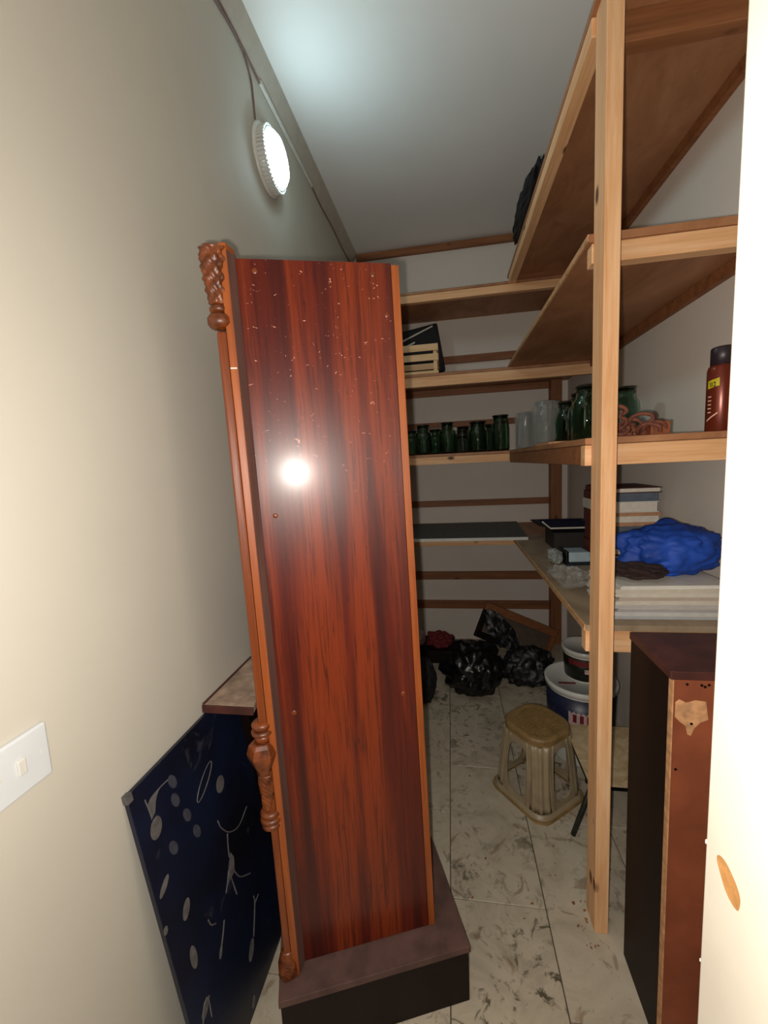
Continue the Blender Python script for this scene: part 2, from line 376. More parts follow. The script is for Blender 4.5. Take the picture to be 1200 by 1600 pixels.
cobj('door', box(-.002, .018, .052, PD, .17, PH - .022), REDW, bevel=.002)
cobj('groove_face', prism([(-.0125, -.024), (-.0118, -.0245), (.0004, -.0006), (-.0004, -.0004)], .161, PH + .004), GREYW)
cobj('stile', prism([(-.001, .0), (-.0125, -.025), (-.027, -.025), (-.030, .05), (-.001, .05)], .16, PH + .016), ORANGE, bevel=.0015)
cobj('pilaster', box(-.0455, -.0275, -.024, .02, .556, 1.62), REDW, bevel=.004)
cobj('pilaster', box(-.044, -.0275, -.022, .02, .22, .556), REDW, bevel=.004)
def carved(z0, z1, r0, r1, amp, n=40, m=70, cu=-.038, cv=-.012, spir=3, lob=7, bulge=0):
    bm = bmesh.new(); rings = []
    for i in range(m + 1):
        t = i / m; z = z0 + (z1 - z0) * t; r = r0 + (r1 - r0) * t + bulge * math.sin(math.pi * t); ring = []
        for k in range(n):
            th = 2 * math.pi * k / n
            q = r * (1 + amp * math.sin(lob * th + spir * 2 * math.pi * t) * math.sin(9 * math.pi * t + 2 * math.cos(th)) + amp * .6 * noise.noise(Vector((math.cos(th) * 2, math.sin(th) * 2, t * 9))))
            ring.append(bm.verts.new((cu + q * math.cos(th), cv + q * math.sin(th) * .9, z)))
        rings.append(ring)
    for A, B in zip(rings, rings[1:]):
        for k in range(n): j = (k + 1) % n; bm.faces.new((A[k], A[j], B[j], B[k]))
    bm.faces.new(rings[0][::-1]); bm.faces.new(rings[-1]); return bm
cobj('carved_corbel', carved(1.672, PH + .008, .016, .025, .15, bulge=.002, lob=7, spir=.4), CARV, smooth=True)
RG = lambda z, r, h: [(.008, z - h), (r * .8, z - h * .9), (r, z - h * .4), (r, z + h * .4), (r * .8, z + h * .9), (.008, z + h)]
cobj('turned_ring', lathe(RG(1.640, .0235, .013), 32, (-.038, -.012, 0)), CARV, smooth=True)
cobj('turned_ring', lathe(RG(1.662, .018, .007), 32, (-.038, -.012, 0)), CARV, smooth=True)
cobj('turned_ring', lathe(RG(.796, .022, .008), 32, (-.040, -.012, 0)), CARV, smooth=True)
cobj('turned_ring', lathe(RG(.780, .024, .007), 32, (-.040, -.012, 0)), CARV, smooth=True)
cobj('neck', lathe([(.0, .757), (.018, .757), (.018, .775), (0, .775)], 24, (-.040, -.012, 0)), REDW, smooth=True)
cobj('capital', lathe([(0, .678), (.016, .678), (.020, .690), (.034, .722), (.036, .732), (.030, .750), (.022, .758), (0, .758)], 6, (-.043, -.012, 0)), CARV, bevel=.002)
cobj('carved_drop', carved(.594, .680, .015, .019, .12, cu=-.041, cv=-.012), CARV, smooth=True)
for z, r in ((.585, .023), (.570, .024), (.556, .022)): cobj('turned_ring', lathe(RG(z, r, .0075), 32, (-.040, -.012, 0)), CARV, smooth=True)
cobj('carved_foot', carved(.163, .222, .024, .014, .06, cu=-.036, cv=-.012, bulge=.004), CARV, smooth=True)
for (u, z) in ((.035, 1.742), (.275, 1.742), (.30, 1.66), (.03, 1.25), (.285, .80), (.03, .80)):
    cobj('screw_cap', lathe([(0, .0012), (.004, .001), (.0055, 0)], 14, T=Matrix.Translation((u, 0, z)) @ Matrix.Rotation(R(90), 4, 'X')), REDW, smooth=True)
cobj('scratch', box(-.026, -.014, -.0262, -.025, 1.548, 1.5505), PAPER)
cab.rotation_euler = (0, R(-.8), 0)
pl = thing('plinth_box', 'low dark maroon plinth under the tall red-brown cabinet', 'plinth', (O.x, O.y, 0))
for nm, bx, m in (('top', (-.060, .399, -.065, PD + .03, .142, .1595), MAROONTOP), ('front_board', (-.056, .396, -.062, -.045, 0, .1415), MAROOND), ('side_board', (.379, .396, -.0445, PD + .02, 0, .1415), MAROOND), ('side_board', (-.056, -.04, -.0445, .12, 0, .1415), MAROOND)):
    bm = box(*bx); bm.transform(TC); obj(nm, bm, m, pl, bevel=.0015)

# ------------------------------------------------------------------ left side: low unit, navy board
lu = thing('low_cabinet', 'narrow low maroon cabinet with a dusty top against the left wall behind the navy board', 'cabinet', (-.57, 1.06, 0))
obj('top', prism([(XL + .001, .885), (-.503, .885), (-.530, 1.03), (-.545, 1.13), (XL + .001, 1.13)], .742, .760), [DUSTTOP], lu, bevel=.002)
obj('top_edge', box(XL + .001, -.5025, .880, .8849, .740, .7605), MAROON, lu, bevel=.001)
obj('top_edge', box(XL + .0002, XL + .006, .885, 1.14, .7603, .763), MAROON, lu)
obj('body', box(XL + .001, -.602, 1.03, 1.12, 0, .7415), MAROOND, lu)
P0, P1 = Vector((XL + .012, 0, .738)), Vector((-.522, 0, .004))
L = (P1 - P0).length; xa = (P1 - P0).normalized(); ya = Vector((0, 1, 0)); na = xa.cross(ya)
if na.x < 0: na = -na
TN = Matrix(((ya.x, xa.x, na.x, P0.x), (ya.y, xa.y, na.y, .618), (ya.z, xa.z, na.z, P0.z), (0, 0, 0, 1)))   # local x = along the board, y = down it, z = out of its face
nb = thing('printed_board', 'dark navy board printed with grey ovals and squiggles leaning on the left wall', 'board', (-.57, .8, 0))
def nobj(name, bm, m, **k): bm.transform(TN); return obj(name, bm, m, nb, **k)
nobj('panel', box(0, .392, 0, L, -.010, 0), NAVY, bevel=.001)
nobj('corner_chip', box(-.001, .012, -.001, .016, -.011, .0006), MOTIF)
def oval(u, v, a_, b_, rot, ring=False, m=MOTIF):
    bm = bmesh.new(); n = 22; ca, sa = math.cos(R(rot)), math.sin(R(rot)); out = []
    for k in range(n):
        t = 2 * math.pi * k / n; p, q = a_ * math.cos(t), b_ * math.sin(t); out.append((u + p * ca - q * sa, v + p * sa + q * ca))
    if ring:
        bm = tube([(x, y, .0006) for x, y in out + out[:2]], .0011, 5)
    else:
        bm.faces.new([bm.verts.new((x, y, .0006)) for x, y in out])
    return nobj('printed_motif', bm, m)
def squig(pts, r=.0016, m=MOTIF): nobj('printed_motif', tube(smoothpath([(x, y, .0004) for x, y in pts]), r, 5), m)
MOTIFS = []   # filled from positions on the board (u along it, v down it)
MOT_OV = [(.200, .135, .044, .013, 147, True), (.248, .184, .020, .017, 100, False), (.043, .107, .021, .016, 105, False), (.026, .222, .019, .008, 145, False), (.061, .317, .019, .011, 120, False),
          (.004, .296, .008, .006, 100, False), (.048, .417, .025, .010, 90, False), (.211, .619, .022, .012, 128, False), (.175, .719, .012, .008, 120, False), (.118, .50, .012, .006, 120, False)]
MOT_SQ = [[(.209, .25), (.214, .274), (.238, .31), (.277, .33), (.325, .318)], [(.23, .306), (.222, .33), (.216, .358)], [(.203, .382), (.190, .40), (.177, .415)], [(.22, .40), (.236, .436), (.275, .47)], [(.205, .40), (.21, .457)],
          [(.151, .456), (.137, .477), (.118, .50)], [(.266, .528), (.263, .548), (.23, .605)], [(.263, .548), (.285, .545)], [(.107, .401), (.112, .42), (.125, .433)], [(.1, .047), (.075, .045), (.058, .05)], [(.035, .037), (.037, .055), (.04, .08)], [(.025, .56), (.04, .528), (.055, .53), (.052, .571)]]
def blob(pts):
    bm = bmesh.new(); bm.faces.new([bm.verts.new((x, y, .0006)) for x, y in pts]); nobj('printed_motif', bm, MOTIF)
blob([(.075, .043), (.058, .043), (.046, .045), (.036, .052), (.037, .085), (.050, .078), (.058, .060)])
blob([(.224, .352), (.232, .375), (.222, .405), (.200, .405), (.185, .408), (.205, .375)])
blob([(.05, .52), (.062, .53), (.045, .548), (.03, .55), (.028, .535)])
for q in MOT_OV: oval(*q)
for q in MOT_SQ: squig(q)
for u, v in ((.11, .06), (.105, .1), (.125, .155), (.14, .21), (.07, .18)): oval(u, v, .018, .010, 70, False, MOTIF2)

# ------------------------------------------------------------------ right front: maroon cabinet
mc = thing('maroon_cabinet', 'waist-high dark maroon cabinet with a torn veneer patch standing in front of the pine post', 'cabinet', (.6, .95, 0))
obj('side_board', box(.425, .441, .8565, 1.03, 0, .893), MAROOND, mc, bevel=.001)
obj('side_board', box(.775, .791, .8565, 1.03, 0, .893), MAROOND, mc, bevel=.001)
obj('top', box(.422, .795, .842, 1.032, .8935, .911), MAROON, mc, bevel=.0015)
obj('door', box(.428, .789, .842, .856, .012, .893), RUST, mc, bevel=.0015)['label'] = 'red-brown front with scuffed edges'
obj('back_panel', box(.4415, .7745, 1.018, 1.028, 0, .893), MAROOND, mc)
obj('edge_band', box(.4255, .4279, .8405, .8555, .012, .893), TAN, mc)
bm = bmesh.new(); pts = [(.432, .846), (.439, .853), (.452, .846), (.468, .852), (.487, .850), (.492, .812), (.478, .805), (.468, .792), (.462, .776), (.456, .778), (.452, .796), (.440, .806), (.432, .815)]
fr = [bm.verts.new((x, .8412, z)) for x, z in pts]; bm.faces.new(fr); ex = bmesh.ops.extrude_face_region(bm, geom=bm.faces[:])
for v in [g for g in ex['geom'] if isinstance(g, bmesh.types.BMVert)]: v.co.y += .001
obj('torn_patch', bm, TAN, mc)['label'] = 'pale torn veneer patch'
for x, z in ((.478, .884), (.484, .881), (.491, .885), (.437, .70), (.452, .885), (.462, .802)):
    obj('screw_hole', lathe([(0, .0006), (.0028, .0006), (.0028, 0)], 10, T=Matrix.Translation((x, .8417 if z > .81 or z < .75 else .8408, z)) @ Matrix.Rotation(R(90), 4, 'X')), BLACK, mc)

# ------------------------------------------------------------------ under the worktop: table, stool, buckets, bags
tb = thing('low_table', 'low table with a cream marbled top and dark metal legs behind the post', 'table', (.6, 1.47, 0))
TZ = .243
obj('tabletop', box(.434, .79, 1.335, 1.655, TZ - .004, TZ), CREAMM, tb, bevel=.001)
obj('edge_band', box(.4345, .789, 1.336, 1.654, TZ - .018, TZ - .0045), BLACK, tb)
for x, y, dx, dy in ((.45, 1.36, -.055, .02), (.76, 1.36, .02, -.02), (.76, 1.62, .01, .01), (.52, 1.62, .0, .01)):
    obj('leg', tube([(x, y, TZ - .018), (x + dx, y + dy, .006)], .009), DMETAL, tb, smooth=True)
    
st = thing('plastic_stool', 'dusty beige plastic stool with fluted legs and an ochre seat on the marble floor', 'stool', (.32, 1.585, 0))
SH, HT, HB = .30, .108, .128
TS = Matrix.Translation((.314, 1.585, 0)) @ Matrix.Rotation(R(-51), 4, 'Z')
def rsq(h, rad, n=6):
    o = []
    for sx, sy, a0 in ((1, 1, 0), (-1, 1, 90), (-1, -1, 180), (1, -1, 270)):
        for k in range(n + 1):
            t = R(a0 + 90 * k / n); o.append((sx * (h - rad) + rad * math.cos(t), sy * (h - rad) + rad * math.sin(t)))
    return o
def sobj(name, bm, m, **k): bm.transform(TS); return obj(name, bm, m, st, **k)
def loft(rings, cap=True, bm=None):
    bm = bm or bmesh.new(); RR = [[bm.verts.new(p) for p in r_] for r_ in rings]
    for A, B in zip(RR, RR[1:]):
        for k in range(len(A)): j = (k + 1) % len(A); bm.faces.new((A[k], A[j], B[j], B[k]))
    if cap: bm.faces.new(RR[0][::-1]); bm.faces.new(RR[-1])
    return bm
sobj('seat', loft([[(x, y, z) for x, y in rsq(h, .072, 8)] for h, z in ((HT - .004, SH - .03), (HT, SH - .028), (HT, SH - .008), (HT - .004, SH - .002), (HT - .012, SH), (HT - .03, SH - .002))]), STOOLTOP, smooth=False)
bm = bmesh.new()
for i in range(-4, 5):
    for j in range(-4, 5):
        if abs(i) + abs(j) < 7: box(i * .018 - .006, i * .018 + .006, j * .018 - .006, j * .018 + .006, SH - .003, SH + .0012, bm)
o = sobj('seat_grip', bm, STOOLTOP); o['kind'] = 'stuff'
# each leg: a fluted corner shell, tapered outward to the foot
for q in range(4):
    bm = bmesh.new(); rings = []; NZ, NA = 10, 28
    for i in range(NZ + 1):
        t = i / NZ; z = (SH - .03) * (1 - t) + .022 * t; h = HT - .004 + (HB - HT) * t; rad = .055; half = .012 + .010 * (abs(t - .45) / .55) ** 3; outer, inner = [], []
        for k in range(NA + 1):
            s_ = (k / NA - .5) * 2
            # path along rounded corner: parameter length
            Lc = rad * math.pi / 2; tot = Lc + 2 * half * .9; d = s_ * tot / 2
            if abs(d) < Lc / 2: an = R(45) + d / rad; px_, py_, nx, ny = h - rad + rad * math.cos(an), h - rad + rad * math.sin(an), math.cos(an), math.sin(an)
            elif d > 0: px_, py_, nx, ny = h - rad - (d - Lc / 2), h, 0, 1
            else: px_, py_, nx, ny = h, h - rad - (-d - Lc / 2), 1, 0
            fl_ = .0035 * math.cos(s_ * math.pi * 4)
            outer.append((px_ + nx * fl_, py_ + ny * fl_, z)); inner.append((px_ + nx * (fl_ - .004), py_ + ny * (fl_ - .004), z))
        rings.append(outer + inner[::-1])
    bm = loft(rings); bm.transform(Matrix.Rotation(R(90 * q), 4, 'Z')); sobj('leg', bm, STOOL, smooth=True)
# base ring joining the feet, and arched apron under the seat
n = 7
def ringband(h0, h1, z0, z1, th=.004):
    A = rsq(h0, .055, 8); B = rsq(h1, .055, 8); Ai = rsq(h0 - th, .05, 8); Bi = rsq(h1 - th, .05, 8)
    return loft([[(x, y, z0) for x, y in A], [(x, y, z1) for x, y in B], [(x, y, z1) for x, y in Bi], [(x, y, z0) for x, y in Ai], [(x, y, z0) for x, y in A]], cap=False)
sobj('base_ring', ringband(HB + .006, HB, 0, .024), STOOL, smooth=True)
sobj('base_flange', ringband(HB + .012, HB + .010, 0, .006, .012), STOOLTOP)
for q in range(4):     # side panels with the tall rounded opening between two legs
    bm = bmesh.new(); N = 40; z0, z1 = .022, SH - .026; xo = .066; zc, hz, hx = .142, .100, .050; th = .004
    sl = (HT - .004 - HB) / (z1 - z0); loops = [[], [], [], []]
    for k in range(N):
        t = 2 * math.pi * k / N; cx, sz = math.cos(t), math.sin(t); m_ = max(abs(cx), abs(sz))
        ox, oz = xo * cx / m_, (z0 + z1) / 2 + (z1 - z0) / 2 * sz / m_
        ix, iz = hx * abs(cx) ** .6 * (1 if cx > 0 else -1), zc + hz * abs(sz) ** .8 * (1 if sz > 0 else -1)
        for lp, (x, z, dd) in zip(loops, ((ox, oz, 0), (ix, iz, 0), (ix, iz, th), (ox, oz, th))): lp.append(bm.verts.new((x, HB - .001 + (z - z0) * sl - dd, z)))
    for A, B in zip(loops, loops[1:] + loops[:1]):
        for k in range(N): j = (k + 1) % N; bm.faces.new((A[k], A[j], B[j], B[k]))
    bm.transform(Matrix.Rotation(R(90 * q), 4, 'Z')); sobj('side_panel', bm, STOOL)

bb = thing('paint_bucket', 'large white bucket with a navy label and white lid under the worktop', 'bucket', (.553, 1.84, 0))
bc = (.553, 1.84, 0)
obj('body', lathe([(0, 0), (.128, 0), (.130, .01), (.143, .325), (.138, .325), (.12, .02), (0, .02)], 48, bc), WHITE, bb, True)
obj('lid', lathe([(.139, .322), (.150, .324), (.152, .348), (.146, .352), (.140, .344), (0, .344)], 48, bc), WHITE, bb, True)
obj('label_band', lathe([(.1345, .10), (.1375, .10), (.1445, .315), (.1425, .315)], 48, bc), NAVYP, bb, True)
obj('label_patch', patch(bc[0], bc[1], .1415, .195, .275, -125, -80), PINKP, bb)
for k in (-118, -107, -96, -86): obj('label_mark', patch(bc[0], bc[1], .1427, .215, .25, k, k + 6, n=3), REDP, bb)
sb = (.575, 1.865, .345)
s2 = thing('paint_bucket', 'small plastic tub with a dark red and green label standing on the large bucket lid', 'bucket', (sb[0], sb[1], .344))
obj('body', lathe([(0, 0), (.079, 0), (.080, .008), (.089, .125), (.085, .125), (.076, .01), (0, .01)], 40, sb), WHITE, s2, True)
obj('lid', lathe([(.088, .122), (.094, .123), (.095, .142), (.090, .146), (.085, .139), (0, .139)], 40, sb), film('clear_lid', '#c0bdb6', 1.0), s2, True)
obj('label_band', lathe([(.0795, .012), (.081, .012), (.0888, .115), (.088, .115)], 40, sb), plain('black_green_label', '#14170f', .4, .3, 60), s2, True)
obj('label_patch', patch(sb[0], sb[1], .087, .082 + sb[2], .112 + sb[2], -150, -70), REDP, s2)
obj('label_patch', patch(sb[0], sb[1], .0855, .05 + sb[2], .07 + sb[2], -105, -70), PINKP, s2)
tag(obj('red_strip', box(.448, .52, 1.79, 1.80, .3445, .347), REDP), 'short dark red strip lying on the large bucket lid', 'strip')

tag(obj('rubbish_bag', bag((.095, 2.31, .13), (.165, .15, .150), .17, 3, 5, 0.0, f=1.8), BLACK, smooth=True), 'crumpled black rubbish bag on the floor at the back', 'bag')
def lean(x, z): 
    return (x - .35 * max(0, z) , z)
tag(obj('mottled_bag', bag((.43, 2.42, .09), (.150, .10, .12), .20, 5, 5, 0.0, f=2), MOTT, smooth=True), 'black bag mottled with grey beside the rubbish bag under the leaning tray', 'bag')
bm = bag((.285, 2.45, .29), (.07, .045, .13), .2, 9, 4, 0.2, shear=(-.5, 0))
tag(obj('mottled_cloth', bm, MOTT), 'grey and black mottled cloth hanging from the high corner of the leaning tray', 'cloth')
tag(obj('black_sack', bag((-.185, 2.19, .11), (.075, .10, .13), .12, 12, 4, 0.0), BLACKC), 'plain black sack half hidden behind the tall cabinet', 'bag')
tag(obj('red_cloth', bag((-.10, 2.70, .12), (.08, .06, .06), .3, 15, 4, .0855, f=1.3), REDC), 'small dark red cloth beside the black rubbish bag', 'cloth')
tag(obj('white_cloth', bag((-.245, 2.68, .14), (.045, .05, .06), .14, 18, 4, .0855, f=1.8), PINKP), 'pale lilac cloth next to the dark red cloth', 'cloth')
tag(obj('carton', box(-.30, .0, 2.6, 2.85, 0, .085), MAROOND, bevel=.002), 'low dark carton carrying the red cloth behind the black sack', 'box')
# leaning wooden tray
tr = thing('wooden_tray', 'dark wooden tray leaning at a slant behind the bags', 'tray', (.43, 2.62, 0))
A_, B_ = Vector((.205, 2.60, .435)), Vector((.665, 2.72, .20)); u_ = (B_ - A_).normalized(); dn_ = Vector((-.45, -.28, -.86)); dn_ = (dn_ - u_ * dn_.dot(u_)).normalized(); nn_ = u_.cross(dn_)
if nn_.y > 0: nn_ = -nn_
TT = Matrix(((u_.x, dn_.x, nn_.x, A_.x), (u_.y, dn_.y, nn_.y, A_.y), (u_.z, dn_.z, nn_.z, A_.z), (0, 0, 0, 1))); LL = (B_ - A_).length
for nm, bx, m in (('rail', (0, LL, 0, .05, 0, .03), DX), ('rail', (0, LL, .19, .23, 0, .03), MAROOND), ('rail', (0, .03, .051, .189, 0, .03), MAROOND), ('rail', (LL - .03, LL, .051, .189, 0, .03), DX), ('panel', (.03, LL - .03, .05, .19, -.004, .004), plain('dusty_brown_panel', '#5f5144', .8))):  # lower and left rails: shade beside the bag put into their darker colour
    bm = box(*bx); bm.transform(TT); obj(nm, bm, m, tr, bevel=.002)
bm = bmesh.new()
for k in range(46):
    x, y = random.uniform(-.05, .42), random.uniform(1.0, 2.0)
    if k < 16: x, y = random.uniform(.33, .37), random.uniform(1.03, 1.16)
    if .13 < x < .5 and 1.35 < y < 1.8 or .36 < x and 1.06 < y < 1.15 or x < .02 and y < 1.2: continue
    T = Matrix.Translation((x, y, .0018)) @ Matrix.Rotation(random.uniform(0, 6), 4, 'Z'); s_ = random.uniform(.001, .004); box(-s_, s_, -s_ * .5, s_ * .5, -.001, .0015, bm, T)
o = tag(obj('debris', bm, BARE if False else DX), 'scattered wood crumbs and grit on the marble floor', 'debris'); o['kind'] = 'stuff'

# ------------------------------------------------------------------ on the worktop
Zw = .8825
bs = thing('book_pile', 'unused', 'x'); D.objects.remove(bs)
books = [(.040, BRED, 'thick dark oxblood book at the bottom of the pile on the worktop'), (.032, BLACKC, 'black book second from the bottom of the worktop pile'), (.030, BRED, 'dark red book third from the bottom of the worktop pile'),
         (.030, BORANGE, 'thin tan book with pale page edges in the middle of the worktop pile'), (.052, BSLATE, 'slate-blue thick book below the tan book in the worktop pile'), (.052, BORANGE, 'tan thick book with cream pages under the white folder'), (.042, WHITE, 'white thick folder near the top of the worktop pile'),
         (.032, BSLATE, 'slate-blue book second from the top of the worktop pile'), (.020, BRED, 'pinkish brown slanting booklet topmost on the worktop pile')]
z = Zw
for i, (h, m, lb) in enumerate(books):
    t = thing('book', lb, 'book', (.68, 1.76, z), 'books piled on the worktop')
    T = Matrix.Translation((.676 + random.uniform(-.006, .006), 1.77, z)) @ Matrix.Rotation(R(random.uniform(-2, 2)), 4, 'Z')
    wx_, wy = .098, .12; e = .003 if i != 5 else .014
    obj('cover', box(-wx_, wx_, -wy, wy, 0, e, T=T), m, t); obj('cover', box(-wx_, wx_, -wy, wy, h - e, h - .0003, T=T), m, t)
    obj('spine', box(-wx_ - .002, -wx_ + e, -wy, wy, 0, h - .0003, T=T), BRED if i != 6 else m, t)
    obj('pages', box(-wx_ + e, wx_ - .005, -wy + (.005 if i not in (4, 7) else .0), wy - .005, e, h - e, T=T), PAPER if i not in (4, 7) else m, t)
    z += h
# stack of magazines
z = Zw
labs = ['lowest magazine of the white stack on the worktop edge', 'second magazine from the bottom of the white stack', 'third magazine from the bottom of the white stack', 'fourth magazine from the bottom of the white stack', 'fifth magazine up, mid-way in the white stack', 'sixth magazine up in the white stack, under the topmost three',
        'third magazine from the top of the white stack', 'second magazine from the top of the white stack', 'topmost white magazine of the stack, under the blue bag']
cols = ['#a6a9aa', '#c2c2be', '#a9a4a4', '#b8b3b0', '#cfc7b8', '#b9aa9a', '#d2cabb', '#c9c0ae', '#dcd8cf']
for i in range(9):
    h = .0108; T = Matrix.Translation((.585 + random.uniform(-.013, .013), 1.29 + random.uniform(-.003, .003), z)) @ Matrix.Rotation(R(random.uniform(-2.6, 2.6)), 4, 'Z')
    t = thing('magazine', labs[i], 'magazine', (.585, 1.29, z), 'white magazines stacked on the worktop'); m = plain('magazine_paper', cols[i], .5, .05, 40)
    bm = bmesh.new(); prof = [(-.14, 0), (.14, 0), (.14, h * .9), (-.135, h * .9), (-.142, h * .65), (-.143, h * .3)]
    A = [bm.verts.new(T @ Vector((x, -.105, zz))) for x, zz in prof]; B = [bm.verts.new(T @ Vector((x, .105, zz))) for x, zz in prof]
    bm.faces.new(A); bm.faces.new(B[::-1])
    for k in range(6): j = (k + 1) % 6; bm.faces.new((A[k], A[j], B[j], B[k]))
    obj('pages', bm, m, t); obj('cover', box(-.141, .142, -.106, .106, h * .9, h * .97, T=T), PAPER, t)
    z += h
ZS = z
tag(obj('dark_cloth', bag((.545, 1.30, ZS + .020), (.085, .085, .026), .16, 21, 4, ZS + .0002, f=2), plain('dark_brown_cloth', '#33211c', .8)), 'dark brown cloth squashed under the blue bag', 'cloth')
def bluetop(x, z): return (x, z * (1 - .35 * abs(x) / .16) if z > 0 else z * .8)
tag(obj('blue_bag', bag((.645, 1.325, ZS + .068), (.137, .085, .080), .20, 24, 5, ZS + .0005, f=1.7, shear=(.0, 0)), BLUE, smooth=True), 'crumpled bright blue bag on top of the white magazines', 'bag')
# white and black packet, tray, crumpled film
pk = thing('packet', 'white packet with a black band lying left of the book pile on the worktop', 'packet', (.51, 1.83, Zw))
T = Matrix.Translation((.512, 1.83, Zw)) @ Matrix.Rotation(R(4), 4, 'Z')
obj('sleeve', box(-.03, .058, -.05, .05, .012, .055, T=T), plain('pale_blue_packet', '#a9bcc4', .4, .08, 20), pk, bevel=.006)
obj('band', box(-.042, -.0302, -.05, .05, .008, .060, T=T), BLACK, pk, bevel=.003)
obj('tray', box(-.04, .060, -.055, .055, 0, .0115, T=T), plain('dark_teal_card', '#0c1c22', .5), pk)
bm = bag((-.072, 0, .030), (.026, .05, .030), .25, 31, 4, .001); bm.transform(T); obj('wrapper', bm, plain('grey_crumpled_wrap', '#9a9e9a', .3, .3, 30), pk)
dt = thing('folder_tray', 'midnight-blue open document tray with a pale rim behind the white packet', 'tray', (.56, 2.15, Zw))
T = Matrix.Translation((.555, 2.18, .985)) @ Matrix.Rotation(R(-6), 4, 'X') @ Matrix.Rotation(R(3), 4, 'Z')
rr = [[(x, y, z) for x, y in pts] for z, pts in ((-.005, [(-.08, -.10), (.13, -.10), (.13, .10), (-.08, .10)]), (.03, [(-.125, -.13), (.15, -.13), (.15, .13), (-.125, .13)]), (.03, [(-.118, -.123), (.143, -.123), (.143, .123), (-.118, .123)]), (.0, [(-.075, -.095), (.125, -.095), (.125, .095), (-.075, .095)]))]
rr = [[(x, y, z) for (x, y, z) in r_] for r_ in rr]
bm = loft(rr); bm.transform(T); obj('tray', bm, BBLUE, dt)
bm = tube([(-.08, -.10, -.004), (.13, -.10, -.004)], .005); tube([(-.125, -.13, .03), (-.08, -.10, -.004)], .004, bm=bm); bm.transform(T); obj('rim', bm, PAPER, dt)
dk = tag(obj('dark_carton', box(.50, .70, 2.09, 2.28, Zw, .966), plain('dark_grey_carton', '#26211f', .7), bevel=.002), 'dark grey carton holding up the midnight-blue tray', 'box')
bm = bmesh.new(); NG = 46; gv = []
for i in range(NG):
    row = []
    for j in range(NG):
        s_, t_ = i / (NG - 1) * 2 - 1, j / (NG - 1) * 2 - 1; e = max(0, 1 - (s_ * s_ + t_ * t_) * .75)
        x, y = .445 + s_ * .07, 1.61 + t_ * .15; h = 0; a_ = 1; fr = 1
        for o_ in range(4): h += a_ * abs(noise.noise(Vector((x * 14 * fr, y * 14 * fr, 4.2)))); a_ *= .6; fr *= 2
        row.append(bm.verts.new((x + .02 * noise.noise(Vector((x * 20, y * 20, 9))), y, Zw + .001 + h * .045 * e)))
    gv.append(row)
for i in range(NG - 1):
    for j in range(NG - 1): bm.faces.new((gv[i][j], gv[i+1][j], gv[i+1][j+1], gv[i][j+1]))
tag(obj('plastic_film', bm, FILM), 'crumpled clear plastic film on the dusty worktop beside the post', 'plastic film')
gp = thing('grey_panel', 'dark grey flat panel with a white front edge lying on the lowest back shelf', 'panel', (0, 2.6, .8825))
TP = Matrix.Translation((0, 0, 0))
obj('sheet', prism([(-.55, 2.345), (.422, 2.345), (.452, 2.93), (-.55, 2.93)], .884, .900), GREYB, gp, bevel=.001)
obj('white_edge', box(-.55, .4225, 2.338, 2.3449, .883, .900), WHITE, gp, bevel=.001)

# ------------------------------------------------------------------ jar shelf
ZJ = 1.3885
def jar(x, y, h, r, neck, m, label, group, lie=None, film_=False, ringm=None):
    t = thing('glass_jar', label, 'jar', (x, y, ZJ), group); k = .0035; nh = .030
    out = [(0, 0), (r * .9, 0), (r, .008), (r, h * .62), (r * .93, h * .74), (neck * 1.05, h - nh - .012), (neck, h - nh), (neck, h)]
    inn = [(neck - k, h), (neck - k, h - nh), (neck * 1.0, h - nh - .014), (r * .93 - k, h * .73), (r - k, h * .6), (r - k, .012), (r * .85, .006), (0, .006)]
    c0 = (0, 0, 0); T = Matrix.Translation((x, y, ZJ)) @ (lie or Matrix())
    obj('body', lathe(out + inn, 28, T=T), m, t, True)
    obj('rim', lathe([(neck, h - .004), (neck + .004, h - .002), (neck + .004, h + .003), (neck - k, h + .003), (neck - k, h - .004)], 28, T=T, closed=True), m, t, True)
    obj('thread', lathe([(neck, h - .018), (neck + .003, h - .016), (neck, h - .013)], 28, T=T, closed=True), m, t, True)
    if film_:
        bm = lathe([(r + .004, .0), (r + .006, h * .4), (r + .004, h * .65), (neck + .02, h * .9), (neck + .012, h + .004)], 40, T=T)
        for v in bm.verts:
            q = noise.noise(v.co * 40) * .006; d = Vector((v.co.x - x, v.co.y - y, 0)).normalized(); v.co += d * abs(q)
        obj('film_wrap', bm, FILM, t)
    return t
g = 'glass jars on the jar shelf'
jar(-.158, 2.60, .180, .058, .036, GGREEN, 'green glass jar, leftmost on the back shelf, touching the tall cabinet edge in view', g)
jar(-.008, 2.62, .188, .056, .035, GGREEN, 'green glass jar second from the left on the back shelf', g)
jar(.082, 2.56, .135, .034, .030, GCLEAR, 'small clear straight glass jar third from the left on the back shelf', g)
jar(.175, 2.58, .178, .058, .046, GGREEN, 'wide-mouthed green jar fourth from the left on the back shelf', g)
jar(.305, 2.55, .205, .050, .042, GGREEN, 'tall bright green jar fifth from the left, just before the film-wrapped jar', g)
jar(-.245, 2.74, .160, .055, .036, GGREEN, 'green jar tucked behind the leftmost jar', g)
jar(.095, 2.78, .170, .055, .040, GGREEN, 'green jar standing behind the small clear jar', g)
jar(.425, 2.40, .195, .052, .040, GCLEAR, 'clear jar wrapped in plastic film at the corner of the shelves', g, film_=True)
jar(.475, 2.14, .215, .062, .048, GCLEAR, 'largest clear jar wrapped in plastic film, second from the corner', g, film_=True)
jar(.585, 2.24, .200, .055, .042, GGREEN, 'dark green jar right behind the largest film-wrapped jar', g)
jar(.535, 1.99, .190, .055, .040, GGREEN, 'dark green jar just right of the largest film-wrapped jar', g)
